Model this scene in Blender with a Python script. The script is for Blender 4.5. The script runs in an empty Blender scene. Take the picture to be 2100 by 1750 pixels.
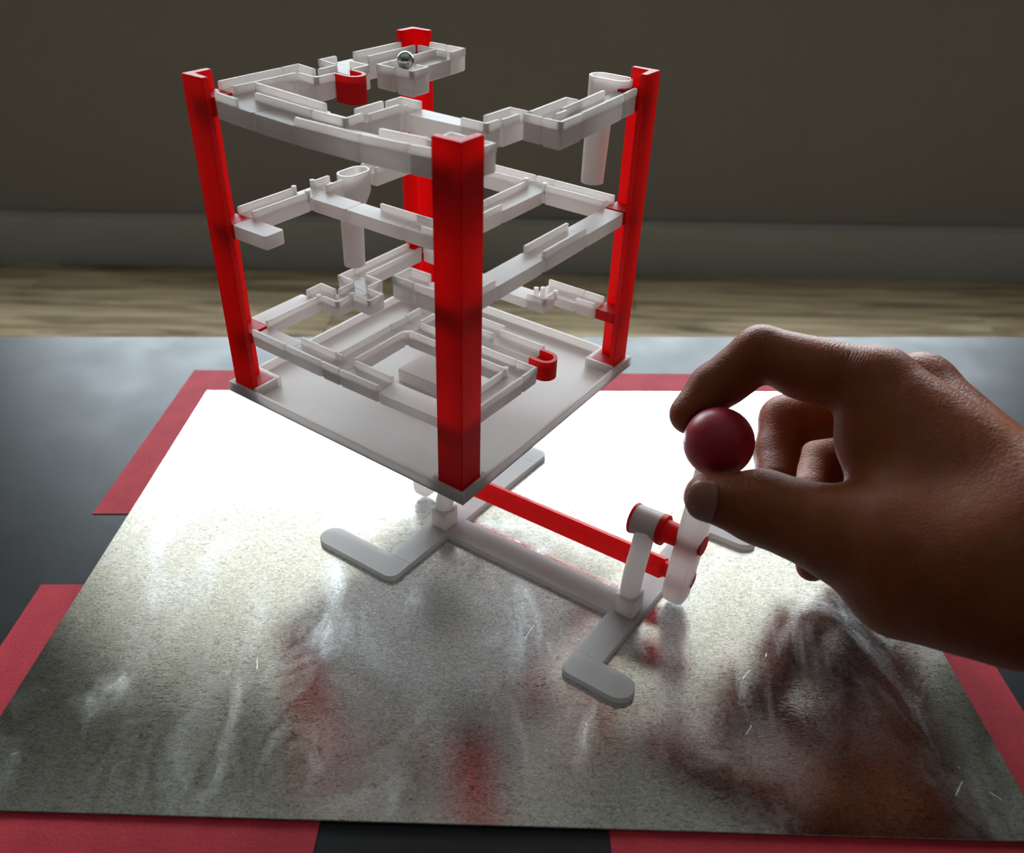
import bpy, bmesh, math, random
import numpy as np
from mathutils import Vector, Matrix

random.seed(7)
scene = bpy.context.scene
COL = scene.collection

# ------------------------------------------------------------------ camera
# metres; table top is z = 0, camera stands above the table looking along +Y and down
CAM_H = 0.255
PITCH = math.radians(31.7989)
F_PX, CX, CY = 1750.0, 1050.0, 875.0
cam_data = bpy.data.cameras.new('camera')
cam_data.sensor_width = 36.0
cam_data.lens = 36.0 * F_PX / 2100.0
cam_data.clip_start = 0.01
cam_data.dof.use_dof = True
cam_data.dof.focus_distance = 0.345
cam_data.dof.aperture_fstop = 12.0
cam = bpy.data.objects.new('camera', cam_data)
cam.location = (0, 0, CAM_H)
cam.rotation_euler = (math.radians(90) - PITCH, 0, 0)
COL.objects.link(cam)
scene.camera = cam

# ------------------------------------------------------------------ sky, daylight, exposure
world = bpy.data.worlds.new('overcast_sky')
scene.world = world
world.use_nodes = True
wn = world.node_tree.nodes
wn['Background'].inputs['Color'].default_value = (0.80, 0.91, 1.0, 1)
wn['Background'].inputs['Strength'].default_value = 14.0

scene.view_settings.view_transform = 'Standard'
scene.view_settings.look = 'None'
scene.view_settings.gamma = 1.0
scene.view_settings.use_curve_mapping = False
scene.view_settings.exposure = 0.6
cy = scene.cycles
cy.max_bounces = 5; cy.diffuse_bounces = 4; cy.glossy_bounces = 3; cy.transmission_bounces = 3
cy.adaptive_threshold = 0.12
cy.caustics_reflective = True; cy.caustics_refractive = False

# window opening in the far wall (wall frame: x along the wall, z up)
WALL_A = Vector((-1.158, 1.8555, 0)); WALL_B = Vector((1.099, 1.7387, 0))
WX = (WALL_B - WALL_A).normalized(); WY = Vector((-WX.y, WX.x, 0))
WALL_MID = WALL_A.lerp(WALL_B, 0.513)
FLOOR_Z, CEIL_Z = -0.45, 2.02
WIN = (-1.22, 1.15, 0.31, 1.62)
BLIND_Z = 0.83                        # lower edge of the added blind      # x0, x1, z0, z1 along the wall

portal = bpy.data.lights.new('window_daylight_portal', 'AREA')
portal.shape = 'RECTANGLE'
portal.size = WIN[1] - WIN[0]; portal.size_y = BLIND_Z - WIN[2]
portal.cycles.is_portal = True
po = bpy.data.objects.new('window_daylight_portal', portal)
pc = WALL_MID + WX * ((WIN[0] + WIN[1]) / 2) + WY * 0.005
po.location = (pc.x, pc.y, (WIN[2] + BLIND_Z) / 2)
po.rotation_euler = (math.radians(-90), 0, math.atan2(WX.y, WX.x))
COL.objects.link(po)

# ------------------------------------------------------------------ materials
def mat(name, base, rough=0.5, metallic=0.0, sss=0.0, sss_radius=(1, 1, 1), sss_scale=0.005, spec=0.5, coat=0.0):
    m = bpy.data.materials.new(name); m.use_nodes = True
    b = m.node_tree.nodes['Principled BSDF']
    b.inputs['Base Color'].default_value = (*base, 1)
    b.inputs['Roughness'].default_value = rough
    b.inputs['Metallic'].default_value = metallic
    b.inputs['Subsurface Weight'].default_value = sss
    b.inputs['Subsurface Radius'].default_value = sss_radius
    b.inputs['Subsurface Scale'].default_value = sss_scale
    b.inputs['Specular IOR Level'].default_value = spec
    b.inputs['Coat Weight'].default_value = coat
    return m

def nodes(m):
    return m.node_tree.nodes, m.node_tree.links, m.node_tree.nodes['Principled BSDF']

def tex_coord(m, scale=(1, 1, 1), rot=(0, 0, 0), kind='Object'):
    n, l, b = nodes(m)
    tc = n.new('ShaderNodeTexCoord'); mp = n.new('ShaderNodeMapping')
    mp.inputs['Scale'].default_value = scale; mp.inputs['Rotation'].default_value = rot
    l.new(tc.outputs[kind], mp.inputs['Vector'])
    return mp.outputs['Vector']

def noise(m, vec, scale, detail=4, rough=0.55, dist=0.0):
    n, l, b = nodes(m)
    t = n.new('ShaderNodeTexNoise')
    t.inputs['Scale'].default_value = scale; t.inputs['Detail'].default_value = detail
    t.inputs['Roughness'].default_value = rough; t.inputs['Distortion'].default_value = dist
    l.new(vec, t.inputs['Vector'])
    return t.outputs['Fac']

def ramp(m, fac, stops):
    n, l, b = nodes(m)
    r = n.new('ShaderNodeValToRGB'); cr = r.color_ramp
    while len(cr.elements) < len(stops): cr.elements.new(0.5)
    for e, (p, c) in zip(cr.elements, stops):
        e.position = p; e.color = (*c, 1) if len(c) == 3 else c
    l.new(fac, r.inputs['Fac'])
    return r.outputs['Color']

def mathn(m, op, a, b_=0.5, clamp=False):
    n, l, b = nodes(m)
    x = n.new('ShaderNodeMath'); x.operation = op; x.use_clamp = clamp
    for i, v in enumerate((a, b_)):
        if isinstance(v, (int, float)): x.inputs[i].default_value = v
        else: l.new(v, x.inputs[i])
    return x.outputs[0]

def bump(m, height, strength, dist):
    n, l, b = nodes(m)
    bp = n.new('ShaderNodeBump'); bp.inputs['Strength'].default_value = strength
    bp.inputs['Distance'].default_value = dist
    l.new(height, bp.inputs['Height']); l.new(bp.outputs['Normal'], b.inputs['Normal'])
    return bp

M = {}
M['white'] = mat('white_printed_plastic', (0.95, 0.89, 0.86), 0.44)
M['red'] = mat('red_printed_plastic', (0.82, 0.012, 0.016), 0.48, spec=0.4)
for key in ('white', 'red'):
    m = M[key]; n, l, b = nodes(m)
    # thin printed walls let part of the light through
    tl = n.new('ShaderNodeBsdfTranslucent'); mxs = n.new('ShaderNodeMixShader')
    tl.inputs['Color'].default_value = (0.985, 0.915, 0.875, 1) if key == 'white' else (0.95, 0.035, 0.03, 1)
    mxs.inputs[0].default_value = 0.55 if key == 'white' else 0.5
    l.new(b.outputs[0], mxs.inputs[1]); l.new(tl.outputs[0], mxs.inputs[2])
    l.new(mxs.outputs[0], n['Material Output'].inputs['Surface'])
M['knob'] = mat('dark_red_knob_plastic', (0.42, 0.012, 0.035), 0.38, sss=0.4, sss_radius=(1, 0.1, 0.1), sss_scale=0.004)
M['steel'] = mat('polished_steel', (0.62, 0.62, 0.62), 0.05, metallic=1.0)
M['paper'] = mat('red_paper', (0.52, 0.03, 0.045), 0.75, spec=0.25)
m = M['paper']; n, l, b = nodes(m); v = tex_coord(m)
l.new(ramp(m, noise(m, v, 60, 6), [(0.25, (0.40, 0.020, 0.034)), (0.8, (0.56, 0.036, 0.055))]), b.inputs['Base Color'])
bump(m, noise(m, v, 900, 3), 0.35, 0.0004)
M['table'] = mat('black_laminate', (0.008, 0.0085, 0.010), 0.42, spec=0.22)
m = M['table']; n, l, b = nodes(m); v = tex_coord(m)
l.new(ramp(m, noise(m, v, 25, 5), [(0.3, (0.37,) * 3), (0.75, (0.47,) * 3)]), b.inputs['Roughness'])
bump(m, noise(m, v, 700, 2), 0.12, 0.0003)
M['leg'] = mat('black_metal_leg', (0.02, 0.02, 0.02), 0.5)
M['sheet_edge'] = mat('cut_zinc_edge', (0.5, 0.5, 0.48), 0.45, metallic=1.0)

# galvanised sheet: brushed, fibrous crystalline grain, hazy smudges and fine scratches
m = mat('galvanised_sheet', (0.6, 0.6, 0.58), 0.25, metallic=1.0); M['sheet'] = m
n, l, b = nodes(m)
v0 = tex_coord(m)
vb = tex_coord(m, scale=(1, 14, 1))
brush = noise(m, vb, 120, 3, 0.7)
grain = noise(m, tex_coord(m, scale=(1, 2.2, 1), rot=(0, 0, 0.5)), 400, 4, 0.78, 2.4)
patch = noise(m, v0, 9, 4, 0.6)
smudge = noise(m, tex_coord(m, scale=(2.2, 1.0, 1), rot=(0, 0, 0.5)), 15, 5, 0.70, 0.8)
sm = ramp(m, smudge, [(0.48, (0, 0, 0)), (0.85, (1, 1, 1))])
col = ramp(m, grain, [(0.37, (0.30, 0.33, 0.325)), (0.50, (0.68, 0.70, 0.68)), (0.62, (0.94, 0.96, 0.97))])
mixc = n.new('ShaderNodeMix'); mixc.data_type = 'RGBA'
l.new(mathn(m, 'MULTIPLY', sm, 0.35), mixc.inputs['Factor'])
l.new(col, mixc.inputs['A']); mixc.inputs['B'].default_value = (0.72, 0.79, 0.86, 1)
sv_ = n.new('ShaderNodeTexVoronoi'); sv_.feature = 'DISTANCE_TO_EDGE'; sv_.inputs['Scale'].default_value = 13
dv = n.new('ShaderNodeVectorMath'); dv.operation = 'ADD'; nt = n.new('ShaderNodeTexNoise'); nt.inputs['Scale'].default_value = 14
l.new(v0, nt.inputs['Vector']); sc_ = n.new('ShaderNodeVectorMath'); sc_.operation = 'SCALE'; sc_.inputs['Scale'].default_value = 0.06
l.new(nt.outputs['Color'], sc_.inputs[0]); l.new(tex_coord(m, scale=(1, 0.55, 1), rot=(0, 0, 0.8)), dv.inputs[0]); l.new(sc_.outputs[0], dv.inputs[1]); l.new(dv.outputs[0], sv_.inputs['Vector'])
scr = mathn(m, 'MULTIPLY', mathn(m, 'LESS_THAN', sv_.outputs['Distance'], 0.0011), mathn(m, 'GREATER_THAN', noise(m, v0, 31, 3), 0.63))
mixs = n.new('ShaderNodeMix'); mixs.data_type = 'RGBA'; l.new(mathn(m, 'MULTIPLY', scr, 0.25), mixs.inputs['Factor'])
l.new(mixc.outputs['Result'], mixs.inputs['A']); mixs.inputs['B'].default_value = (0.95, 0.95, 0.9, 1)
l.new(mixs.outputs['Result'], b.inputs['Base Color'])
rg = mathn(m, 'ADD', mathn(m, 'MULTIPLY', patch, 0.06), mathn(m, 'MULTIPLY', sm, 0.26))
rg = mathn(m, 'ADD', rg, mathn(m, 'MULTIPLY', grain, 0.06))
rg = mathn(m, 'ADD', mathn(m, 'ADD', rg, mathn(m, 'MULTIPLY', scr, 0.2)), 0.06)
l.new(rg, b.inputs['Roughness'])
hh = mathn(m, 'ADD', mathn(m, 'MULTIPLY', brush, 0.5), grain)
bump(m, hh, 0.06, 0.0006)

# floor, walls
m = mat('oak_plank', (0.3, 0.2, 0.12), 0.5); M['oak'] = m
n, l, b = nodes(m)
oi = n.new('ShaderNodeObjectInfo')
tc = n.new('ShaderNodeTexCoord'); mp = n.new('ShaderNodeMapping'); mp.inputs['Scale'].default_value = (1.2, 16, 1)
addv = n.new('ShaderNodeVectorMath'); addv.operation = 'ADD'
cmb = n.new('ShaderNodeCombineXYZ')
l.new(mathn(m, 'MULTIPLY', oi.outputs['Random'], 37.0), cmb.inputs['X']); l.new(mathn(m, 'MULTIPLY', oi.outputs['Random'], 11.0), cmb.inputs['Y'])
l.new(tc.outputs['Object'], mp.inputs['Vector']); l.new(mp.outputs['Vector'], addv.inputs[0]); l.new(cmb.outputs[0], addv.inputs[1])
g = noise(m, addv.outputs[0], 2.0, 7, 0.62, 1.2)
c1 = ramp(m, g, [(0.34, (0.11, 0.072, 0.038)), (0.5, (0.36, 0.265, 0.155)), (0.66, (0.58, 0.46, 0.29))])
hsv = n.new('ShaderNodeHueSaturation'); l.new(c1, hsv.inputs['Color'])
l.new(mathn(m, 'ADD', mathn(m, 'MULTIPLY', oi.outputs['Random'], 0.35), 0.95), hsv.inputs['Value'])
l.new(hsv.outputs['Color'], b.inputs['Base Color'])
M['wall'] = mat('warm_grey_wall_paint', (0.28, 0.255, 0.236), 0.85, spec=0.2)
M['wall_room'] = mat('grey_room_paint', (0.30, 0.30, 0.29), 0.9, spec=0.2)
M['wall_dark'] = mat('dark_brown_room_paint', (0.10, 0.085, 0.075), 0.9, spec=0.2)
M['ceiling'] = mat('off_white_ceiling', (0.52, 0.53, 0.52), 0.9, spec=0.2)
M['skirting'] = mat('light_grey_skirting', (0.42, 0.41, 0.395), 0.5)
M['win_frame'] = mat('white_window_frame', (0.75, 0.75, 0.74), 0.4)
m = bpy.data.materials.new('window_glass'); m.use_nodes = True; M['glass'] = m
n = m.node_tree.nodes; l = m.node_tree.links; n.clear()
out = n.new('ShaderNodeOutputMaterial'); mx = n.new('ShaderNodeMixShader')
tr = n.new('ShaderNodeBsdfTransparent'); tr.inputs[0].default_value = (0.95, 0.97, 0.96, 1)
gl = n.new('ShaderNodeBsdfGlossy'); gl.inputs['Roughness'].default_value = 0.02
mx.inputs[0].default_value = 0.05
l.new(tr.outputs[0], mx.inputs[1]); l.new(gl.outputs[0], mx.inputs[2]); l.new(mx.outputs[0], out.inputs[0])

m = bpy.data.materials.new('added_blind_cloth'); m.use_nodes = True; M['blind'] = m  # cloth of the added blind, lets a dimmer cream light through
n = m.node_tree.nodes; l = m.node_tree.links; n.clear()
out = n.new('ShaderNodeOutputMaterial'); mx = n.new('ShaderNodeMixShader'); mx.inputs[0].default_value = 0.36
df = n.new('ShaderNodeBsdfDiffuse'); df.inputs[0].default_value = (0.62, 0.56, 0.46, 1)
tl = n.new('ShaderNodeBsdfTranslucent'); tl.inputs[0].default_value = (0.80, 0.745, 0.68, 1)
l.new(df.outputs[0], mx.inputs[1]); l.new(tl.outputs[0], mx.inputs[2]); l.new(mx.outputs[0], out.inputs[0])

# skin
m = mat('skin', (0.52, 0.27, 0.17), 0.48, sss=0.75, sss_radius=(1, 0.20, 0.08), sss_scale=0.009, spec=0.25); M['skin'] = m
n, l, b = nodes(m); v = tex_coord(m)
l.new(ramp(m, noise(m, v, 55, 5, 0.6), [(0.3, (0.23, 0.050, 0.012)), (0.72, (0.31, 0.090, 0.028))]), b.inputs['Base Color'])
vo = n.new('ShaderNodeTexVoronoi'); vo.feature = 'DISTANCE_TO_EDGE'; vo.inputs['Scale'].default_value = 620
l.new(tex_coord(m, scale=(1, 1, 1.6)), vo.inputs['Vector'])
hgt = mathn(m, 'ADD', mathn(m, 'MINIMUM', vo.outputs['Distance'], 0.22), mathn(m, 'MULTIPLY', noise(m, v, 260, 4, 0.6), 0.7))
SKIN_HEIGHT = hgt
M['nail'] = mat('finger_nail', (0.30, 0.12, 0.075), 0.42)

# ------------------------------------------------------------------ helpers
def link(name, me, material, parent=None, smooth=False):
    o = bpy.data.objects.new(name, me)
    if material is not None: me.materials.append(material)
    COL.objects.link(o)
    if parent is not None: o.parent = parent
    if smooth:
        for p in me.polygons: p.use_smooth = True
    return o

def bm_obj(name, bm, material, parent=None, smooth=False):
    bmesh.ops.recalc_face_normals(bm, faces=bm.faces[:])
    me = bpy.data.meshes.new(name); bm.to_mesh(me); bm.free()
    return link(name, me, material, parent, smooth)

def smooth_by_angle(o, ang=35):
    me = o.data
    for p in me.polygons: p.use_smooth = True
    me.set_sharp_from_angle(angle=math.radians(ang))
    return o

def tag(o, label, cat, group=None):
    o['label'] = label; o['category'] = cat
    if group: o['group'] = group
    return o

def empty(name, loc, rot=None):
    e = bpy.data.objects.new(name, None); COL.objects.link(e)
    e.empty_display_size = 0.02
    if rot is not None: e.matrix_world = Matrix.Translation(loc) @ rot.to_4x4()
    else: e.location = loc
    return e

def structure(o):
    o['kind'] = 'structure'; return o

def box(bm, x0, x1, y0, y1, z0, z1, bev=0.0, seg=1, which=None):
    vs = [bm.verts.new((x, y, z)) for z in (z0, z1) for (x, y) in ((x0, y0), (x1, y0), (x1, y1), (x0, y1))]
    F = [(3, 2, 1, 0), (4, 5, 6, 7), (0, 1, 5, 4), (1, 2, 6, 5), (2, 3, 7, 6), (3, 0, 4, 7)]
    fs = [bm.faces.new([vs[i] for i in f]) for f in F]
    if bev > 0:
        es = set(e for f in fs for e in f.edges)
        if which: es = [e for e in es if which(e)]
        bmesh.ops.bevel(bm, geom=list(es), offset=bev, segments=seg, affect='EDGES', profile=0.5)
    return bm

def loft(bm, rings, close_ends=True, closed=True):
    rv = [[bm.verts.new(p) for p in r] for r in rings]
    k = len(rv[0])
    for r0, r1 in zip(rv[:-1], rv[1:]):
        for i in range(k if closed else k - 1):
            bm.faces.new((r0[i], r0[(i + 1) % k], r1[(i + 1) % k], r1[i]))
    if close_ends:
        bm.faces.new(rv[0][::-1]); bm.faces.new(rv[-1])
    return rv

def frame_of(d):
    d = Vector(d).normalized()
    up = Vector((0, 0, 1)) if abs(d.z) < 0.9 else Vector((1, 0, 0))
    x = d.cross(up).normalized(); y = x.cross(d).normalized()
    return x, y, d

def tube(bm, pts, radii, seg=20, ph=0.0, ref=None):
    pts = [Vector(p) for p in pts]; rings = []
    for i, p in enumerate(pts):
        d = (pts[min(i + 1, len(pts) - 1)] - pts[max(i - 1, 0)])
        x, y, _ = frame_of(d)
        if ref is not None: y = d.normalized().cross(Vector(ref)).normalized(); x = y.cross(d.normalized())
        r = radii[i] if isinstance(radii, (list, tuple)) else radii
        rings.append([p + (x * math.cos(ph + 2 * math.pi * k / seg) + y * math.sin(ph + 2 * math.pi * k / seg)) * r for k in range(seg)])
    return loft(bm, rings)

def hollow_cyl(bm, p0, p1, ro, ri, seg=36):
    p0, p1 = Vector(p0), Vector(p1); x, y, d = frame_of(p1 - p0)
    def ring(p, r): return [p + (x * math.cos(2 * math.pi * k / seg) + y * math.sin(2 * math.pi * k / seg)) * r for k in range(seg)]
    rv = loft(bm, [ring(p0, ro), ring(p1, ro), ring(p1, ri), ring(p0, ri)], close_ends=False)
    for i in range(seg):
        bm.faces.new((rv[3][i], rv[3][(i + 1) % seg], rv[0][(i + 1) % seg], rv[0][i]))

def prism(bm, poly, z0, z1):
    lo = [bm.verts.new((x, y, z0)) for x, y in poly]; hi = [bm.verts.new((x, y, z1)) for x, y in poly]
    k = len(poly)
    for i in range(k): bm.faces.new((lo[i], lo[(i + 1) % k], hi[(i + 1) % k], hi[i]))
    bm.faces.new(lo[::-1]); bm.faces.new(hi)
    return lo, hi

# ------------------------------------------------------------------ the room
WROT = math.atan2(WX.y, WX.x)
def wall_obj(name, boxes, material, bev=0.0):
    bm = bmesh.new()
    for bx in boxes: box(bm, *bx, bev=bev)
    o = bm_obj(name, bm, material)
    o.location = (WALL_MID.x, WALL_MID.y, 0); o.rotation_euler = (0, 0, WROT)
    return o
T = 0.20; RX0, RX1 = -2.3, 2.3; RY0 = -4.2
wx0, wx1, wz0, wz1 = WIN
# wall frame: y = 0 is the room side of the far wall, y grows outwards
structure(wall_obj('wall_back', [(RX0 - T, wx0, 0, T, FLOOR_Z, CEIL_Z), (wx1, RX1 + T, 0, T, FLOOR_Z, CEIL_Z),
                                 (wx0, wx1, 0, T, FLOOR_Z, wz0), (wx0, wx1, 0, T, wz1, CEIL_Z)], M['wall']))
structure(wall_obj('wall_left', [(RX0 - T, RX0, RY0, 0, FLOOR_Z, CEIL_Z)], M['wall_room']))
structure(wall_obj('wall_right', [(RX1, RX1 + T, RY0, 0, FLOOR_Z, CEIL_Z)], M['wall_room']))
structure(wall_obj('wall_front', [(RX0 - T, RX1 + T, RY0 - T, RY0, FLOOR_Z, CEIL_Z)], M['wall_dark']))
structure(wall_obj('ceiling', [(RX0 - T, RX1 + T, RY0 - T, T, CEIL_Z, CEIL_Z + T)], M['ceiling']))
bm = bmesh.new()
prism(bm, [(RX0, -0.016), (RX1, -0.016), (RX1, -0.0002), (RX0, -0.0002)], FLOOR_Z + 0.001, FLOOR_Z + 0.111)
prism(bm, [(RX0, -0.010), (RX1, -0.010), (RX1, -0.0002), (RX0, -0.0002)], FLOOR_Z + 0.111, FLOOR_Z + 0.118)
sk = bm_obj('baseboard_back', bm, M['skirting']); sk.location = (WALL_MID.x, WALL_MID.y, 0); sk.rotation_euler = (0, 0, WROT); structure(sk)

win = structure(bpy.data.objects.new('window_1', None)); COL.objects.link(win)
win.location = (WALL_MID.x, WALL_MID.y, 0); win.rotation_euler = (0, 0, WROT)
def wpart(name, bx, material, parent=None, bev=0.004):
    bm = bmesh.new(); box(bm, *bx, bev=bev); return bm_obj(name, bm, material, parent or win)
fy0, fy1, fw = 0.02, 0.08, 0.055
wpart('frame_rail', (wx0, wx1, fy0, fy1, wz0, wz0 + fw), M['win_frame']); wpart('frame_rail', (wx0, wx1, fy0, fy1, wz1 - fw, wz1), M['win_frame'])
wpart('frame_stile', (wx0, wx0 + fw, fy0, fy1, wz0 + fw, wz1 - fw), M['win_frame']); wpart('frame_stile', (wx1 - fw, wx1, fy0, fy1, wz0 + fw, wz1 - fw), M['win_frame'])
xm = (wx0 + wx1) / 2
wpart('mullion', (xm - 0.03, xm + 0.03, fy0, fy1, wz0 + fw, wz1 - fw), M['win_frame'])
for px0, px1 in ((wx0 + fw, xm - 0.03), (xm + 0.03, wx1 - fw)):
    bm = bmesh.new(); bm.faces.new([bm.verts.new(p) for p in ((px0, 0.05, wz0 + fw), (px1, 0.05, wz0 + fw), (px1, 0.05, wz1 - fw), (px0, 0.05, wz1 - fw))])
    bm_obj('pane', bm, M['glass'], win)
wpart('window_sill', (wx0 - 0.05, wx1 + 0.05, -0.018, fy0, wz0 - 0.03, wz0), M['win_frame'])

# unseen cream blind, added to dim the upper window in the sheet's reflection
bl = bpy.data.objects.new('added_blind', None); COL.objects.link(bl)
bl.location = (WALL_MID.x, WALL_MID.y, 0); bl.rotation_euler = (0, 0, WROT)
tag(bl, 'unseen cream blind added to dim the upper half of the window', 'blind')
wpart('added_blind_fabric', (wx0 - 0.03, wx1 + 0.03, -0.0304, -0.03, BLIND_Z + 0.02, wz1 + 0.04), M['blind'], bl, 0)
bm = bmesh.new(); tube(bm, [(wx0 - 0.04, -0.026, wz1 + 0.06), (wx1 + 0.04, -0.026, wz1 + 0.06)], 0.024, seg=20)
smooth_by_angle(bm_obj('added_blind_roller', bm, M['win_frame'], bl))
wpart('added_blind_bar', (wx0 - 0.03, wx1 + 0.03, -0.036, -0.024, BLIND_Z, BLIND_Z + 0.022), M['win_frame'], bl)

bm = bmesh.new(); box(bm, RX0 - T, RX1 + T, RY0 - T, T, FLOOR_Z - 0.15, FLOOR_Z - 0.012)
floor = bm_obj('floor', bm, M['leg']); floor.location = (WALL_MID.x, WALL_MID.y, 0); floor.rotation_euler = (0, 0, WROT); structure(floor)
PL, PW = 1.28, 0.192
bm = bmesh.new(); box(bm, 0, PL - 0.0015, 0, PW - 0.0015, -0.012, 0, bev=0.0012)
plank_me = bpy.data.meshes.new('plank'); bm.to_mesh(plank_me); bm.free(); plank_me.materials.append(M['oak'])
row = 0; y = -0.002 - PW
while y > RY0 - PW:
    x = RX0 - (row * 0.47 % 1.0) * PL
    while x < RX1:
        p = bpy.data.objects.new('plank', plank_me); COL.objects.link(p); p.parent = floor; p.location = (x, y, FLOOR_Z); x += PL
    y -= PW; row += 1

# ------------------------------------------------------------------ the table, the paper corners, the sheet
tb = tag(empty('low_table', (0, 0, 0)), 'low black table with matte top under the metal sheet', 'table')
bm = bmesh.new(); box(bm, -0.62, 0.60, -0.22, 0.5283, -0.030, 0.0, bev=0.0012)
bm_obj('table_top', bm, M['table'], tb)
for lx in (-0.57, 0.55):
    for ly in (-0.17, 0.478):
        bm = bmesh.new(); box(bm, lx - 0.022, lx + 0.022, ly - 0.022, ly + 0.022, FLOOR_Z, -0.030, bev=0.002)
        bm_obj('leg', bm, M['leg'], tb)

PT = 0.0003
def paper(name, poly, label):
    bm = bmesh.new(); prism(bm, poly, 0.0, PT)
    o = bm_obj(name, bm, M['paper']); tag(o, label, 'paper', 'red paper corners framing the metal sheet'); return o
mm = lambda pts: [(x / 1000, y / 1000) for x, y in pts]
paper('red_paper_corner', mm([(-201.5, 478.8), (-50, 476.6), (-50, 444), (-171, 446), (-171, 330.5), (-204, 330.3)]), 'red paper corner strip showing past the far left corner of the sheet')
paper('red_paper_corner', mm([(35, 475), (189, 472), (189, 322), (158, 322), (158, 442), (35, 444)]), 'red paper corner strip behind the toy and hand at the far right corner')
paper('red_paper_corner', mm([(-205.3, 280), (-173, 280), (-173, 188), (-62, 185), (-62.6, 141), (-203.5, 146)]), 'red paper corner strip at the near left corner of the sheet')
paper('red_paper_corner', mm([(31.2, 182), (158, 178), (158, 290), (188.8, 290), (187.8, 134), (31.2, 140)]), 'red paper corner strip at the near right corner below the wrist')

sheet_poly = mm([(-184.8, 450.6), (-187.0, 171.5), (170.2, 159.9), (171.5, 449.0)])
SZ = 0.0013
bm = bmesh.new(); lo, hi = prism(bm, sheet_poly, PT, SZ)
bmesh.ops.bevel(bm, geom=[e for e in bm.edges if all(v in hi for v in e.verts)], offset=0.0002, segments=1, affect='EDGES')
tag(bm_obj('metal_sheet', bm, M['sheet']), 'scratched galvanised metal sheet lying flat under the white stand', 'metal sheet')

# ------------------------------------------------------------------ the stand  (frame: s along the long bar, t along the cross bars)
A_ = Vector((0.811316, -0.584608, 0)); B_ = Vector((0.584608, 0.811316, 0)); O_ = Vector((-0.0313, 0.3190, SZ))
stand_rot = Matrix((A_, B_, Vector((0, 0, 1)))).transposed()
K = 0.001
def sv(p): return Vector((p[0] * K, p[1] * K, p[2] * K))
stand = tag(empty('toy_stand', O_, stand_rot), 'white plastic stand with crossed bars and rounded feet on the metal sheet', 'stand')
BZ = 2.6
def flat_part(name, poly, z1=BZ, bev=0.16):
    bm = bmesh.new(); lo, hi = prism(bm, [(x * K, y * K) for x, y in poly], 0.0, z1 * K)
    es = [e for e in bm.edges if all(v in hi for v in e.verts)]
    bmesh.ops.bevel(bm, geom=es, offset=bev * K, segments=2, affect='EDGES')
    return bm_obj(name, bm, M['white'], stand)
def arc(cx_, cy_, r, a0, a1, k=12):
    return [(cx_ + r * math.cos(math.radians(a0 + (a1 - a0) * i / k)), cy_ + r * math.sin(math.radians(a0 + (a1 - a0) * i / k))) for i in range(k + 1)]
HW = 6.2
def cross(s):
    flat_part('cross_bar', arc(s + HW - 3, -44 + 3, 3, -90, 0, 6)[:0] + [(s - HW, -32), (s + HW, -32), (s + HW, 66), (s - HW, 66)])
cross(0); cross(98.5)
flat_part('long_bar', [(HW, -6.4), (98.5 - HW, -6.4), (98.5 - HW, 7.4), (HW, 7.4)])
def foot(s, side, near, length):
    # a pad that leaves the end of a cross bar at a right angle; rounded corner and rounded tip
    x0, x1 = (-HW, length) if side > 0 else (-length, HW)
    w = 11.6
    if near: y0, y1 = -44.2, -32.0
    else: y0, y1 = 66.0, 78.0
    r = (y1 - y0) / 2
    if side > 0:
        cxs = [(x0 + 4, y0 + 4, 180, 270)] if near else []
        poly = (arc(x0 + 4, y0 + 4, 4, 180, 270, 6) if near else [(x0, y0)]) + arc(x1 - r, (y0 + y1) / 2, r, -90, 90, 16) + ([(x0, y1)] if near else arc(x0 + 4, y1 - 4, 4, 90, 180, 6))
    else:
        poly = (arc(x1 - 4, y0 + 4, 4, -90, 0, 6) if near else [(x1, y0)]) + ([(x1, y1)] if near else arc(x1 - 4, y1 - 4, 4, 0, 90, 6)) + arc(x0 + r, (y0 + y1) / 2, r, 90, 270, 16)
    flat_part('foot', [(x + s, y) for x, y in poly])
foot(0, -1, True, 42); foot(0, -1, False, 42); foot(98.5, 1, True, 23); foot(98.5, 1, False, 26)

TS, ZS = 18.0, 35.5 - 1.3           # pivot ring axis
SH_T, SH_Z = 19.0, 15.0 - 1.3       # red shaft axis
def pivot(s, d):
    bm = bmesh.new()
    box(bm, (s - 4.3) * K, (s + 4.3) * K, -5.2 * K, 4.0 * K, BZ * K, 12.5 * K, bev=0.5 * K, seg=2)
    bm_obj('upright_socket', bm, M['white'], stand)
    bm = bmesh.new()
    P = [(s, -0.6, 11), (s, -0.4, 14), (s - .3 * d, 1.0, 18), (s - 1.2 * d, 5.0, 22.5), (s - 2 * d, 9.5, 26.5), (s - 3 * d, TS - 4, 31)]
    pts = []
    for i in range(len(P) - 1):
        for q in range(3): pts.append(Vector(P[i]).lerp(Vector(P[i + 1]), q / 3))
    pts.append(Vector(P[-1]))
    for _ in range(2): pts = [pts[0]] + [(pts[i - 1] + pts[i] * 2 + pts[i + 1]) / 4 for i in range(1, len(pts) - 1)] + [pts[-1]]
    tube(bm, [sv(p) for p in pts], [4.2 * K for i in range(len(pts))], seg=20, ref=(1, 0, 0))
    smooth_by_angle(bm_obj('strut', bm, M['white'], stand), 50)
    bm = bmesh.new(); hollow_cyl(bm, sv((s - 9.5 * d, TS, ZS)), sv((s + 2.0 * d, TS, ZS)), 6.3 * K, 5.2 * K)
    smooth_by_angle(bm_obj('sleeve', bm, M['white'], stand))
pivot(98.5, 1); pivot(0.0, -1)

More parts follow.
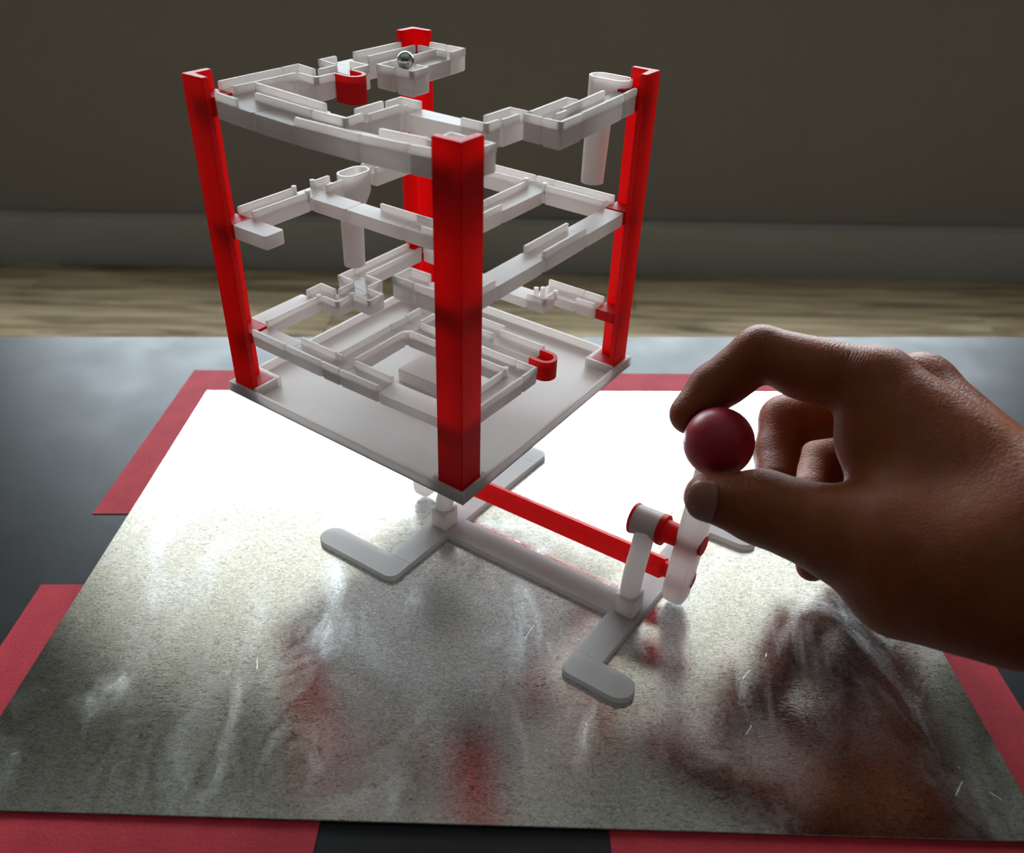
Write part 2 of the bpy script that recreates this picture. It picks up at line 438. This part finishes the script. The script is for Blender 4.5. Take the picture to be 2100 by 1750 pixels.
# red linkage shaft
sh = tag(empty('linkage_shaft', O_, stand_rot), 'red hexagonal plastic rod running low from tower to lever', 'rod')
bm = bmesh.new(); tube(bm, [sv((-11.5, SH_T, SH_Z)), sv((103.5, SH_T, SH_Z))], 4.9 * K, seg=6, ph=math.pi / 6)
bm_obj('hex_rod', bm, M['red'], sh)
bm = bmesh.new(); tube(bm, [sv((103.6, SH_T, SH_Z)), sv((116.9, SH_T + 0.3, SH_Z))], 3.4 * K, seg=20)
smooth_by_angle(bm_obj('end_pin', bm, M['red'], sh))

# ------------------------------------------------------------------ the control lever with its knob
H0 = Vector((110.6, 16.6, 1.6)); H1 = Vector((119.3, 18.2, 83.2))       # bottom of the arm, centre of the ball
lever = tag(empty('control_lever', O_ + stand_rot @ sv(H0), stand_rot), 'white upright lever with red ball knob held in the fingers', 'lever')
hd = (H1 - H0).normalized()
hx = (Vector((1, 0, 0)) - hd * hd.x).normalized(); hy = hd.cross(hx)
def lever_arm_rings(length, wa, wb, tip=5.0):
    rings = []
    def sec(h, f):
        a, b_, c = wa * f, wb * f, 1.7 * f
        pts = [(-a + c, -b_), (a - c, -b_), (a, -b_ + c), (a, b_ - c), (a - c, b_), (-a + c, b_), (-a, b_ - c), (-a, -b_ + c)]
        return (h, pts)
    out = []
    for k in range(6):
        ang = math.radians(8 + 82 * k / 5)
        out.append(sec(tip * (1 - math.cos(ang * 1.0)) if False else tip * (1 - math.cos(math.asin(math.sin(ang)))) , 0.25 + 0.75 * math.sin(ang)))
    out.append(sec(length, 1.0))
    return out
def lever_arm(parent, length, name='arm', xa=None, ya=None, za=None, wa=5.2, wb=4.6):
    bm = bmesh.new(); rings = []
    for h, pts in lever_arm_rings(length, wa, wb):
        rings.append([(xa * p[0] + ya * p[1] + za * h) * K for p in pts])
    loft(bm, rings)
    bmesh.ops.bevel(bm, geom=[e for e in bm.edges if abs((e.verts[0].co - e.verts[1].co).normalized().dot(za)) > 0.99], offset=0.5 * K, segments=2, affect='EDGES')
    return smooth_by_angle(bm_obj(name, bm, M['white'], parent), 40)
BALL_R = 13.0
lever_arm(lever, (H1 - H0).length - BALL_R + 1.0, 'arm', hx, hy, hd)
bm = bmesh.new(); bmesh.ops.create_uvsphere(bm, u_segments=48, v_segments=32, radius=BALL_R * K)
kn = bm_obj('ball_knob', bm, M['knob'], lever, smooth=True); kn.location = (H1 - H0) * K
def at_axis(z): return H0 + hd * ((z - H0.z) / hd.z)
# bushing: red, passes through the sleeve into the arm
bz = ZS
bm = bmesh.new(); hollow_cyl(bm, sv(Vector((88.2, TS, bz)) - H0), sv(Vector((89.2, TS, bz)) - H0), 6.6 * K, 4.0 * K)
tube(bm, [sv(Vector((88.6, TS, bz)) - H0), sv(Vector((100.9, TS, bz)) - H0)], 5.0 * K, seg=32)
tube(bm, [sv(Vector((100.8, TS, bz)) - H0), sv(Vector((102.8, TS, bz)) - H0)], 6.5 * K, seg=36)
tube(bm, [sv(Vector((102.7, TS, bz)) - H0), sv(Vector((119.8, TS, bz)) - H0)], [4.8 * K, 4.2 * K], seg=32)
smooth_by_angle(bm_obj('bushing', bm, M['red'], lever))

# ------------------------------------------------------------------ the tower (frame: u to the left corner, v to the right corner, w up; toy millimetres)
KT = 0.001 * 0.125 / 0.128
U_ = Vector((-0.81786371, 0.57270836, 0.0557143)); V_ = Vector((0.57451801, 0.81815142, 0.0236075)); W_ = Vector((0.03206252, -0.05131659, 0.99816762))
tower_rot = Matrix((U_, V_, W_)).transposed()
TO = Vector((-0.018527289, 0.255560994, 0.067930086))
tower = tag(empty('marble_maze_tower', TO, tower_rot), 'three storey marble maze of white tracks between four red corner posts', 'marble maze')
S_, HT = 128.0, 131.0
NL_ = {'top': 124.0, 'mid': 75.8, 'low': 27.5}
THK = {'top': 6.9, 'mid': 6.0, 'low': 5.0}
def G(k): return 2.3 + 10.2 * k
WH, WT = 2.8, 1.5
def sag(level, u, v):
    k = {'top': -2.3, 'mid': 0.0, 'low': -1.1}[level]
    if k == 0: return 0.0
    a = min(max((124 - u) / 124, 0), 1); b_ = min(max((124 - v) / 124, 0), 1)
    return k * max(math.sin(math.pi * a) * math.sqrt(b_), math.sin(math.pi * b_) * math.sqrt(a))
def finish(name, bm, level, material, parent, smooth=False):
    if level:
        for vtx in bm.verts: vtx.co.z += sag(level, vtx.co.x, vtx.co.y)
    for vtx in bm.verts: vtx.co *= KT
    o = bm_obj(name, bm, material, parent)
    if smooth: smooth_by_angle(o)
    return o

# base tray
tray = None
bm = bmesh.new(); box(bm, -2.2, 130.2, -2.2, 130.2, -4.4, -3.0, bev=0.4)
tray = finish('base_tray', bm, None, M['white'], tower)
def tray_part(name, bx, bev=0.3):
    bm = bmesh.new(); box(bm, *bx, bev=bev); return finish(name, bm, None, M['white'], tray)
e0, e1, rt = -2.2, 130.2, 1.9
for bx in ((e0, e1, e0, e0 + rt, -4.3, 0.9), (e0, e1, e1 - rt, e1, -4.3, 0.9), (e0, e0 + rt, e0 + rt, e1 - rt, -4.3, 0.9), (e1 - rt, e1, e0 + rt, e1 - rt, -4.3, 0.9)):
    tray_part('rim', bx)
tray_part('centre_block', (50, 75.5, 49.5, 75, -3.1, 3.2), 0.4)
def corner(u, v):                        # local corner frame: returns mapping of (p,q) in 0.. inward
    fu = (lambda p: p) if u == 0 else (lambda p: S_ - p); fv = (lambda q: q) if v == 0 else (lambda q: S_ - q)
    return fu, fv
def cbox(bm, fu, fv, p0, p1, q0, q1, z0, z1, bev):
    a, b_ = sorted((fu(p0), fu(p1))); c, d = sorted((fv(q0), fv(q1))); box(bm, a, b_, c, d, z0, z1, bev=bev)
for u in (0, 1):
    for v in (0, 1):
        fu, fv = corner(u, v)
        bm = bmesh.new()
        cbox(bm, fu, fv, -0.2, 14.2, 12.1, 14.2, -2.95, 1.5, 0.25); cbox(bm, fu, fv, 12.1, 14.2, -0.2, 12.0, -2.95, 1.5, 0.25)
        finish('post_socket', bm, None, M['white'], tray)
        # post: an L profile, with a bracket plate at every storey and a foot plate
        bm = bmesh.new()
        prof = [(0, 0), (11.7, 0), (11.7, 3.0), (3.8, 3.0), (3.0, 3.8), (3.0, 11.7), (0, 11.7)]
        lo = [bm.verts.new((fu(p), fv(q), -2.6)) for p, q in prof]; hi = [bm.verts.new((fu(p), fv(q), HT)) for p, q in prof]
        k = len(prof)
        for i in range(k): bm.faces.new((lo[i], lo[(i + 1) % k], hi[(i + 1) % k], hi[i]))
        bm.faces.new(lo[::-1]); bm.faces.new(hi)
        bmesh.ops.bevel(bm, geom=bm.edges[:], offset=0.35, segments=2, affect='EDGES')
        post = finish('corner_post', bm, None, M['red'], tower)
        bm = bmesh.new(); cbox(bm, fu, fv, 2.9, 11.7, 2.9, 11.7, -2.6, 1.2, 0.25); finish('foot_plate', bm, None, M['red'], post)
        for lv in ('low', 'mid', 'top'):
            bm = bmesh.new(); cbox(bm, fu, fv, 2.9, 12.2, 2.9, 12.2, NL_[lv] - THK[lv], NL_[lv], 0.25); finish('bracket', bm, None, M['red'], post)
# arm that hangs under the tray, its bushing
armE = tower
bm = bmesh.new()
X3, Y3, Z3 = Vector((-1, 0, 0)), Vector((0, 1, 0)), Vector((0, 0, 1))
rings = []
for h, pts in lever_arm_rings(67.5, 5.2, 4.6): rings.append([Vector((68.5 + p[0], 57.5 + p[1], -72.0 + h)) for p in pts])
loft(bm, rings)
finish('hanging_arm', bm, None, M['white'], tower, True)

def seg(level, u0, u1, v0, v1, walls=(), name='track_segment', thk=None):
    """one printed track piece; walls: (side, from, to) with side U/u (high/low u edge) or V/v"""
    L = NL_[level]; th = thk or THK[level]
    g = 0.16
    bm = bmesh.new()
    box(bm, u0 + g, u1 - g, v0 + g, v1 - g, L - th, L, bev=1.0, seg=2, which=lambda e: not all(vt.co.z > L - 0.01 for vt in e.verts))
    base = finish(name, bm, level, M['white'], tower)
    for side, f, t in walls:
        f, t = min(f, t), max(f, t)
        bm = bmesh.new(); z0, z1 = L - 0.03, L + WH; eps = 0.0
        if side == 'U': bx = (u1 - g - WT, u1 - g + eps, f + g, t - g, z0, z1)
        if side == 'u': bx = (u0 + g - eps, u0 + g + WT, f + g, t - g, z0, z1)
        if side == 'V': bx = (f + g, t - g, v1 - g - WT, v1 - g + eps, z0, z1)
        if side == 'v': bx = (f + g, t - g, v0 + g - eps, v0 + g + WT, z0, z1)
        box(bm, *bx, bev=0.32, seg=2, which=lambda e: any(vt.co.z > z1 - 0.01 for vt in e.verts))
        finish('guide_wall', bm, level, M['white'], base)
    return base
def cells(level, i0, i1, j0, j1, walls='', **kw):
    """track over whole grid cells i0..i1, j0..j1; each letter in walls runs the full edge"""
    u0, u1, v0, v1 = G(i0), G(i1 + 1), G(j0), G(j1 + 1)
    ws = []
    for ch in walls.split():
        if len(ch) == 1: ws.append((ch, *((v0, v1) if ch in 'Uu' else (u0, u1))))
        else:
            sd, rng = ch[0], ch[1:].split(':'); ws.append((sd, float(rng[0]), float(rng[1])))
    return seg(level, u0, u1, v0, v1, ws, **kw)
def peg(level, u, v, h=3.6, r=1.1):
    bm = bmesh.new(); tube(bm, [(u, v, NL_[level] - 1), (u, v, NL_[level] + h)], r, seg=12)
    finish('connector_peg', bm, level, M['white'], tower, True)

for lv in ('top', 'low'):
    # zig-zag in the left corner, alike on the upper and the lower storey
    if lv == 'top': cells(lv, 11, 11, 1, 3, 'U u')
    else: seg(lv, G(11), 127.2, G(1), G(4), [('u', G(1) - 1, G(4) - 1)])
    cells(lv, 10, 11, 4, 4, 'U V114.5:124.7 v104.3:114.8 u')
    cells(lv, 10, 10, 5, 5, 'U u53:55' if lv == 'top' else 'U')
    cells(lv, 10, 11, 6, 6, 'U v114.5:124.7 V104.3:115 u')
# ---- top storey
cells('top', 11, 11, 7, 7, '')
cells('top', 11, 11, 8, 10, 'U u')
cells('top', 10, 10, 11, 11, 'V v')
cells('top', 9, 9, 11, 11, 'V u v98:104')
cells('top', 9, 9, 8, 10, 'U')
seg('top', G(9), G(10), 76.2, G(8), [('U', 76.2, G(8)), ('v', G(9), G(10))])
seg('top', 85.0, G(9), 77.0, 88.5, [('v', 85.0, G(9)), ('u', 77.0, 88.5), ('V', 85.0, 92)], thk=7.6)
seg('top', G(9), G(11), G(0), G(1), [('v', 102.5, 114)])
cells('top', 7, 8, 0, 0, '')
cells('top', 4, 6, 0, 0, 'v')
cells('top', 2, 3, 0, 0, 'v V22:43')
cells('top', 1, 1, 0, 0, 'v')
seg('top', G(7) + 2, G(11), G(1), G(2), [('V', G(7) + 4, G(11)), ('v', G(7) + 2, G(10) + 0.5)])
seg('top', G(5) + 6, G(7) + 2, G(1), G(2) - 1, [('v', G(5) + 6, G(7) + 2), ('u', G(1), G(2) - 1)])
seg('top', G(5) + 3.5, G(6) + 3.0, G(2) - 1, G(4) - 5, [('u', G(2) - 1, G(4) - 5), ('U', G(2) + 1, G(4) - 5)])
seg('top', G(5) + 1, G(6) + 1.5, G(4) - 5, G(4) + 4, [('u', G(4) - 5, G(4) - 3.5), ('U', G(4) - 5, G(4) + 4), ('V', G(5) + 1, G(6) + 1.5)])
seg('top', 30.5, G(5) + 1, 38.2, 46.8, [])
seg('top', 19.0, 30.5, 38.2, 46.8, [('v', 19.0, 30.5), ('u', 38.2, 46.8)])
seg('top', 18.2, 27.2, 46.8, 63.4, [('U', 46.8, 63.4), ('u', 46.8, 57.8), ('V', 18.2, 27.2)])
seg('top', 10.2, 18.6, 58.6, 62.4, [('v', 10.2, 18.6)])
seg('top', 2.0, 10.2, 58.6, G(7), [('u', 58.6, G(7)), ('v', 2.0, 10.2), ('U', 66, G(7))], thk=7.2)
cells('top', 0, 0, 7, 9, 'u U')
cells('top', 0, 0, 10, 10, 'u')
seg('top', 12.6, 18.9, 62.4, 88.0, [('U', 62.4, 88.0), ('V', 12.6, 18.9)])
seg('top', 12.2, 21.5, 9.5, 22.0, [('U', 9.5, 22.0), ('V', 12.2, 21.5)])
seg('top', 2.6, 12.2, 11.9, 22.0, [('V', 2.6, 12.2), ('u', 14.5, 22.0)])
# ---- middle storey
cells('mid', 11, 11, 1, 3, 'U u')
cells('mid', 11, 11, 4, 4, '')
cells('mid', 11, 11, 5, 5, 'U u')
cells('mid', 9, 10, 4, 4, '')
cells('mid', 6, 8, 4, 4, 'V55:83')
cells('mid', 4, 5, 4, 4, 'V45:63 v43.5:54 u')
cells('mid', 4, 4, 5, 7, 'U u')
cells('mid', 4, 4, 8, 10, 'U')
seg('mid', 97.0, 116.2, 2.6, 12.4, [])
cells('mid', 11, 11, 8, 10, 'U u')
cells('mid', 8, 10, 11, 11, 'V v')
cells('mid', 5, 7, 11, 11, 'V v')
cells('mid', 4, 4, 11, 11, 'V43.1:53')
cells('mid', 1, 3, 11, 11, 'V v')
cells('mid', 0, 0, 8, 10, '')
cells('mid', 0, 0, 5, 7, 'U u')
cells('mid', 0, 0, 2, 4, '')
cells('mid', 0, 0, 1, 1, 'u')
cells('mid', 2, 2, 0, 0, 'U V v')
cells('mid', 1, 1, 0, 0, 'v')
for p in ((123.4, 42.4), (115.2, 42.4), (123.4, 54 - 1.0), (53.2, 115.6), (43.4, 115.6)): peg('mid', *p)
# ---- lower storey
cells('low', 11, 11, 7, 10, 'U u')
seg('low', G(9), G(10) - 0.2, G(5), G(6), [('v', G(9), G(10)), ('u', G(5), G(6)), ('V', G(9), G(10))])
cells('low', 8, 10, 11, 11, 'V v')
cells('low', 6, 8, 10, 10, '')
cells('low', 4, 5, 10, 10, '')
cells('low', 3, 3, 10, 10, 'v u')
cells('low', 2, 3, 11, 11, 'V')
cells('low', 1, 1, 11, 11, 'V v')
cells('low', 9, 10, 0, 0, 'v')
cells('low', 7, 8, 0, 0, 'v V')
cells('low', 6, 6, 0, 0, 'v V70:73.7')
cells('low', 4, 5, 0, 0, 'v V')
cells('low', 1, 3, 0, 0, '')
cells('low', 6, 6, 1, 3, 'U u')
cells('low', 6, 6, 4, 4, 'U')
cells('low', 6, 6, 5, 5, 'U u')
cells('low', 6, 6, 6, 6, 'U V')
cells('low', 3, 5, 4, 4, 'v V')
cells('low', 1, 2, 4, 4, 'v V')
cells('low', 0, 0, 4, 4, 'V u')
cells('low', 0, 0, 1, 3, 'u U')
cells('low', 3, 5, 6, 6, 'V v')
seg('low', 9.8, G(3), G(6) - 2.5, G(6) + 6.6, [('V', 9.8, G(3))])
for p in ((115.2, 42.6), (105.2, 53.2), (62.0, 41.6), (11.6, 43.6), (33.4, 114.2)): peg('low', *p)
peg('low', 41.0, 109.5, 4.6, 1.2); peg('low', 38.6, 111.5, 4.6, 1.2)

# red end stops: a round ended cup
def end_stop(level, uc0, vc, r, length):
    L = NL_[level]; bm = bmesh.new(); k = 16; ri = r - 1.6
    def prof(rr): return [(uc0 + length, vc + rr)] + [(uc0 + rr * math.cos(math.radians(90 + 180 * i / k)), vc + rr * math.sin(math.radians(90 + 180 * i / k))) for i in range(k + 1)] + [(uc0 + length, vc - rr)]
    po, pi_ = prof(r), prof(ri)
    prism(bm, po, L - THK[level] - 1.0, L)
    ring = po + pi_[::-1]
    prism(bm, ring, L - 0.1, L + WH)
    return finish('end_stop', bm, level, M['red'], tower, True)
end_stop('top', 99.3, 58.2, 5.0, 5.1)
end_stop('low', 4.6, 62.0, 4.9, 5.1)
# drop tubes: a slotted mouth that narrows to a round pipe
def drop_tube(level, axis, c0, mid, length, r, w1, sgn):
    L = NL_[level]; k = 28; bm = bmesh.new()
    def ring(z, rr, ext):
        pts = []
        for i in range(k):
            ang = 2 * math.pi * (i + 0.5) / k; x, y = rr * math.cos(ang), rr * math.sin(ang)
            if x > 0: x += ext
            p = (c0 + sgn * x, mid + y) if axis == 'u' else (mid + y, c0 + sgn * x)
            pts.append((p[0], p[1], z))
        return pts
    ro, ri = r, r - 1.1
    out = [ring(L + WH, ro, length), ring(L - 7, ro, length), ring(L - 15, ro, 1.0), ring(w1 + 3, ro, 0), ring(w1, ro, 0)]
    inn = [ring(w1, ri, 0), ring(w1 + 3, ri, 0), ring(L - 15, ri, 0.6), ring(L - 7, ri, length), ring(L + WH, ri, length)]
    rv = loft(bm, out + inn, close_ends=False)
    for i in range(k): bm.faces.new((rv[-1][i], rv[-1][(i + 1) % k], rv[0][(i + 1) % k], rv[0][i]))
    return finish('drop_tube', bm, None, M['white'], tower, True)
drop_tube('top', 'u', 23.0, 121.5, 9.0, 4.9, 83.0, -1)
drop_tube('mid', 'v', 71.0, 119.6, 7.0, 5.0, 34.8, 1)

# steel marble lying in the top storey track
bm = bmesh.new(); bmesh.ops.create_uvsphere(bm, u_segments=40, v_segments=24, radius=3.6 * KT)
mb = tag(bm_obj('steel_marble', bm, M['steel'], smooth=True), 'shiny steel marble resting in the top white track', 'marble')
mb.location = TO + tower_rot @ (Vector((97.0, 87.0, 124 + 3.6 + sag('top', 97, 87))) * KT)

# ------------------------------------------------------------------ the hand
def wp(x, y, d):
    """point seen at picture position x, y at depth d (metres along the view axis)"""
    Fv = np.array([0, math.cos(PITCH), -math.sin(PITCH)]); Uv = np.array([0, math.sin(PITCH), math.cos(PITCH)]); Rv = np.array([1.0, 0, 0])
    return np.array([0, 0, CAM_H]) + d * ((x - CX) / F_PX * Rv + (CY - y) / F_PX * Uv + Fv)
def J(x, y, d, rpx): return (wp(x, y, d), rpx * d / F_PX)
fingers = {
    'index': [J(1800, 790, .300, 74), J(1560, 724, .318, 55), J(1462, 796, .326, 49), J(1414, 850, .325, 42)],
    'middle': [J(1885, 800, .320, 72), J(1610, 862, .346, 50), J(1592, 930, .338, 44), J(1590, 985, .326, 40)],
    'ring': [J(1925, 855, .338, 66), J(1690, 950, .366, 53), J(1660, 1018, .352, 46), J(1668, 1070, .338, 39)],
    'little': [J(1950, 930, .352, 58), J(1760, 1035, .372, 38), J(1700, 1120, .358, 36), J(1665, 1160, .345, 33)],
}
thumb = [J(1960, 1170, .262, 130), J(1730, 1098, .284, 96), J(1560, 1040, .298, 76), J(1452, 1020, .303, 50)]
palm = [
    (J(1800, 790, .300, 76), J(2140, 1045, .258, 105)), (J(1885, 800, .320, 72), J(2150, 1060, .268, 100)),
    (J(1925, 850, .338, 70), J(2160, 1090, .272, 100)), (J(1950, 930, .350, 66), J(2160, 1150, .272, 105)),
    (J(1800, 880, .300, 80), J(2080, 1130, .262, 150)), (J(1860, 1100, .276, 120), J(2120, 1200, .255, 150)),
    (J(1900, 1000, .295, 110), J(2120, 1120, .262, 150)),
    (J(2140, 1150, .262, 205), J(2700, 1280, .215, 250)),
    (J(1850, 1200, .274, 112), J(2040, 1210, .260, 140)),
    (J(2700, 1280, .215, 250), J(3500, 1480, .18, 320)),
]
def build_hand():
    vox = 0.00125
    P = np.concatenate([np.array([j[0] for f in fingers.values() for j in f]), np.array([j[0] for j in thumb]), np.array([j[0] for pr in palm for j in pr])])
    lo = P.min(0) - 0.03; hi = P.max(0) + 0.03
    hi[0] = min(hi[0], 0.245)
    nx, ny, nz = np.ceil((hi - lo) / vox).astype(int)
    gx = (lo[0] + vox * np.arange(nx))[:, None, None].astype(np.float32); gy = (lo[1] + vox * np.arange(ny))[None, :, None].astype(np.float32); gz = (lo[2] + vox * np.arange(nz))[None, None, :].astype(np.float32)
    def cone(j0, j1):
        a, r0 = j0; b_, r1 = j1; ba = b_ - a; L2 = float(ba @ ba)
        px_, py_, pz_ = gx - a[0], gy - a[1], gz - a[2]
        t = np.clip((px_ * ba[0] + py_ * ba[1] + pz_ * ba[2]) / L2, 0, 1)
        return np.sqrt((px_ - t * ba[0]) ** 2 + (py_ - t * ba[1]) ** 2 + (pz_ - t * ba[2]) ** 2) - (r0 + (r1 - r0) * t)
    def smin(a, b_, k):
        h = np.clip(0.5 + 0.5 * (b_ - a) / k, 0, 1)
        return b_ + (a - b_) * h - k * h * (1 - h)
    d = None
    for j0, j1 in palm:
        c = cone(j0, j1); d = c if d is None else smin(d, c, 0.010)
    d = smin(d, cone(thumb[0], thumb[1]), 0.010)
    # web between thumb and index finger
    d = smin(d, cone(J(1800, 930, .296, 62), J(1850, 1010, .288, 80)), 0.012)
    d = smin(d, cone(J(1690, 778, .308, 50), J(1640, 765, .312, 50)), 0.004)
    th = smin(cone(thumb[1], thumb[2]), cone(thumb[2], thumb[3]), 0.003)
    d = smin(d, th, 0.004)
    for nm, f in fingers.items():
        d = smin(d, cone(f[0], f[1]), 0.005)
        rest = smin(cone(f[1], f[2]), cone(f[2], f[3]), 0.0025)
        prox = cone(f[0], f[1])
        if nm == 'index': rest = smin(rest, cone(J(1512, 772, .321, 42), J(1495, 786, .322, 42)), 0.003)
        d = np.minimum(d, smin(rest, prox, 0.0030))
    # flesh yields to the knob and the lever arm it presses on
    org_s = np.array(O_); Rm = np.array(stand_rot)
    bc = org_s + Rm @ (np.array(H1) * K); h0 = org_s + Rm @ (np.array(H0) * K)
    d = np.maximum(d, -(np.sqrt((gx - bc[0]) ** 2 + (gy - bc[1]) ** 2 + (gz - bc[2]) ** 2) - (BALL_R * K + 0.0006)))
    d = np.maximum(d, -cone((h0, 0.0074), (bc, 0.0074)))
    # surface nets
    d[-2:] = np.maximum(d[-2:], 0.0005)          # close the forearm's end
    s = d < 0
    cs = np.zeros((nx - 1, ny - 1, nz - 1), np.int8)
    for dx in (0, 1):
        for dy in (0, 1):
            for dz in (0, 1): cs += s[dx:nx - 1 + dx, dy:ny - 1 + dy, dz:nz - 1 + dz]
    act = (cs > 0) & (cs < 8)
    idx = -np.ones(act.shape, np.int64); ii = np.argwhere(act); idx[act] = np.arange(len(ii))
    acc = np.zeros((len(ii), 3)); cnt = np.zeros(len(ii))
    corners = [(x, y, z) for x in (0, 1) for y in (0, 1) for z in (0, 1)]
    for ca in corners:
        for ax in range(3):
            if ca[ax]: continue
            cb = list(ca); cb[ax] = 1
            da = d[ii[:, 0] + ca[0], ii[:, 1] + ca[1], ii[:, 2] + ca[2]]; db = d[ii[:, 0] + cb[0], ii[:, 1] + cb[1], ii[:, 2] + cb[2]]
            mk = (da < 0) != (db < 0)
            t = np.where(mk, da / np.where(mk, da - db, 1), 0)
            pt = np.array(ca)[None, :].repeat(len(ii), 0).astype(float); pt[:, ax] += t
            acc[mk] += pt[mk]; cnt[mk] += 1
    verts = lo + vox * (ii + acc / cnt[:, None])
    faces = []
    for ax in range(3):
        o1, o2 = [(1, 2), (2, 0), (0, 1)][ax]
        sa = np.take(s, range(0, s.shape[ax] - 1), ax); sb = np.take(s, range(1, s.shape[ax]), ax)
        e = np.argwhere(sa != sb)
        e = e[(e[:, o1] > 0) & (e[:, o2] > 0) & (e[:, o1] < act.shape[o1]) & (e[:, o2] < act.shape[o2])]
        q = []
        for a1, a2 in ((0, 0), (-1, 0), (-1, -1), (0, -1)):
            ee = e.copy(); ee[:, o1] += a1; ee[:, o2] += a2; q.append(idx[ee[:, 0], ee[:, 1], ee[:, 2]])
        q = np.stack(q, 1); flip = sa[e[:, 0], e[:, 1], e[:, 2]]
        q[flip] = q[flip][:, ::-1]
        faces.append(q)
    faces = np.concatenate(faces); faces = faces[(faces >= 0).all(1)]
    me = bpy.data.meshes.new('hand')
    org = wp(1850, 1050, .29)
    me.from_pydata((verts - org).tolist(), [], faces.tolist()); me.update()
    bm = bmesh.new(); bm.from_mesh(me)
    for _ in range(2): bmesh.ops.smooth_vert(bm, verts=bm.verts[:], factor=0.5, use_axis_x=True, use_axis_y=True, use_axis_z=True)
    bmesh.ops.recalc_face_normals(bm, faces=bm.faces[:]); bm.to_mesh(me); bm.free()
    o = link('hand', me, M['skin'], None, True); o.location = org.tolist()
    return o, org
hand, hand_org = build_hand()
def skin_creases():
    m = M['skin']; n, l, b = nodes(m); tc = n.new('ShaderNodeTexCoord'); h = SKIN_HEIGHT
    wob = n.new('ShaderNodeTexNoise'); wob.inputs['Scale'].default_value = 90; l.new(tc.outputs['Object'], wob.inputs['Vector'])
    F = fingers
    spots = [(F['index'][1], F['index'][0], F['index'][2], 0.012, 1500), (J(1735, 735, .300, 1), F['index'][0], F['index'][1], 0.014, 1100), (F['index'][2], F['index'][1], F['index'][3], 0.008, 1700),
             (thumb[2], thumb[1], thumb[3], 0.013, 1200), (J(1480, 1010, .29, 1), thumb[1], thumb[3], 0.008, 1700), (F['middle'][1], F['middle'][0], F['middle'][2], 0.010, 1500)]
    for c, p, q, sig, freq in spots:
        ax = Vector(q[0] - p[0]).normalized(); cc = Vector(c[0]) - Vector(hand_org)
        sub = n.new('ShaderNodeVectorMath'); sub.operation = 'SUBTRACT'; l.new(tc.outputs['Object'], sub.inputs[0]); sub.inputs[1].default_value = cc
        ln = n.new('ShaderNodeVectorMath'); ln.operation = 'LENGTH'; l.new(sub.outputs[0], ln.inputs[0])
        dt = n.new('ShaderNodeVectorMath'); dt.operation = 'DOT_PRODUCT'; l.new(sub.outputs[0], dt.inputs[0]); dt.inputs[1].default_value = ax
        ph = mathn(m, 'ADD', mathn(m, 'MULTIPLY', dt.outputs['Value'], freq * 2.2), mathn(m, 'MULTIPLY', wob.outputs['Fac'], 14.0))
        wv = mathn(m, 'POWER', mathn(m, 'ABSOLUTE', mathn(m, 'SINE', ph)), 0.5)
        mask = mathn(m, 'SUBTRACT', 1.0, mathn(m, 'DIVIDE', ln.outputs['Value'], sig), True)
        h = mathn(m, 'ADD', h, mathn(m, 'MULTIPLY', mathn(m, 'MULTIPLY', wv, mask), 1.1))
    bump(m, h, 0.34, 0.0009)
skin_creases()
tag(hand, 'bare right hand pinching the red ball knob between thumb and index finger', 'hand')

# thumb nail: a thin curved plate that follows the tapering thumb and its round tip
def nail(j0, j1, facing, half, back, fwd, name='thumb_nail'):
    p0, r0 = Vector(j0[0]), j0[1]; p1, r1 = Vector(j1[0]), j1[1]
    ln = (p1 - p0).length; ax = (p1 - p0).normalized(); f = Vector(facing); f = (f - ax * f.dot(ax)).normalized(); sd = ax.cross(f)
    def rad(q, off):
        if q <= ln: return r0 + (r1 - r0) * q / ln + off
        return math.sqrt(max((r1 + off) ** 2 - (q - ln) ** 2, 1e-8))
    bm = bmesh.new(); na, nl = 14, 16; lay = []
    for off in (0.0005, -0.0010):
        rows = []
        for i in range(nl + 1):
            t = i / nl; q = ln - back + (back + fwd * r1) * t
            if t < 0.3: wd = max(0.1, math.sqrt(max(0.0, 1 - ((0.3 - t) / 0.3) ** 2)))
            elif t > 0.72: wd = max(0.25, math.sqrt(max(0.0, 1 - ((t - 0.72) / 0.30) ** 2)))
            else: wd = 1.0
            rows.append([])
            for k in range(na + 1):
                an = math.radians(half * wd) * (2 * k / na - 1)
                rows[-1].append(bm.verts.new(p0 + ax * q + (f * math.cos(an) + sd * math.sin(an)) * rad(q, off) - Vector(hand_org)))
        lay.append(rows)
    top, bot = lay
    for st in lay:
        for i in range(nl):
            for k in range(na): bm.faces.new((st[i][k], st[i][k + 1], st[i + 1][k + 1], st[i + 1][k]))
    for i in range(nl):
        for k in (0, na): bm.faces.new((top[i][k], top[i + 1][k], bot[i + 1][k], bot[i][k]))
    for k in range(na):
        for i in (0, nl): bm.faces.new((top[i][k], top[i][k + 1], bot[i][k + 1], bot[i][k]))
    return bm_obj(name, bm, M['nail'], hand, True)
nail(thumb[2], thumb[3], Vector((-0.45, -0.8, 0.30)), 56, 0.004, 0.80)
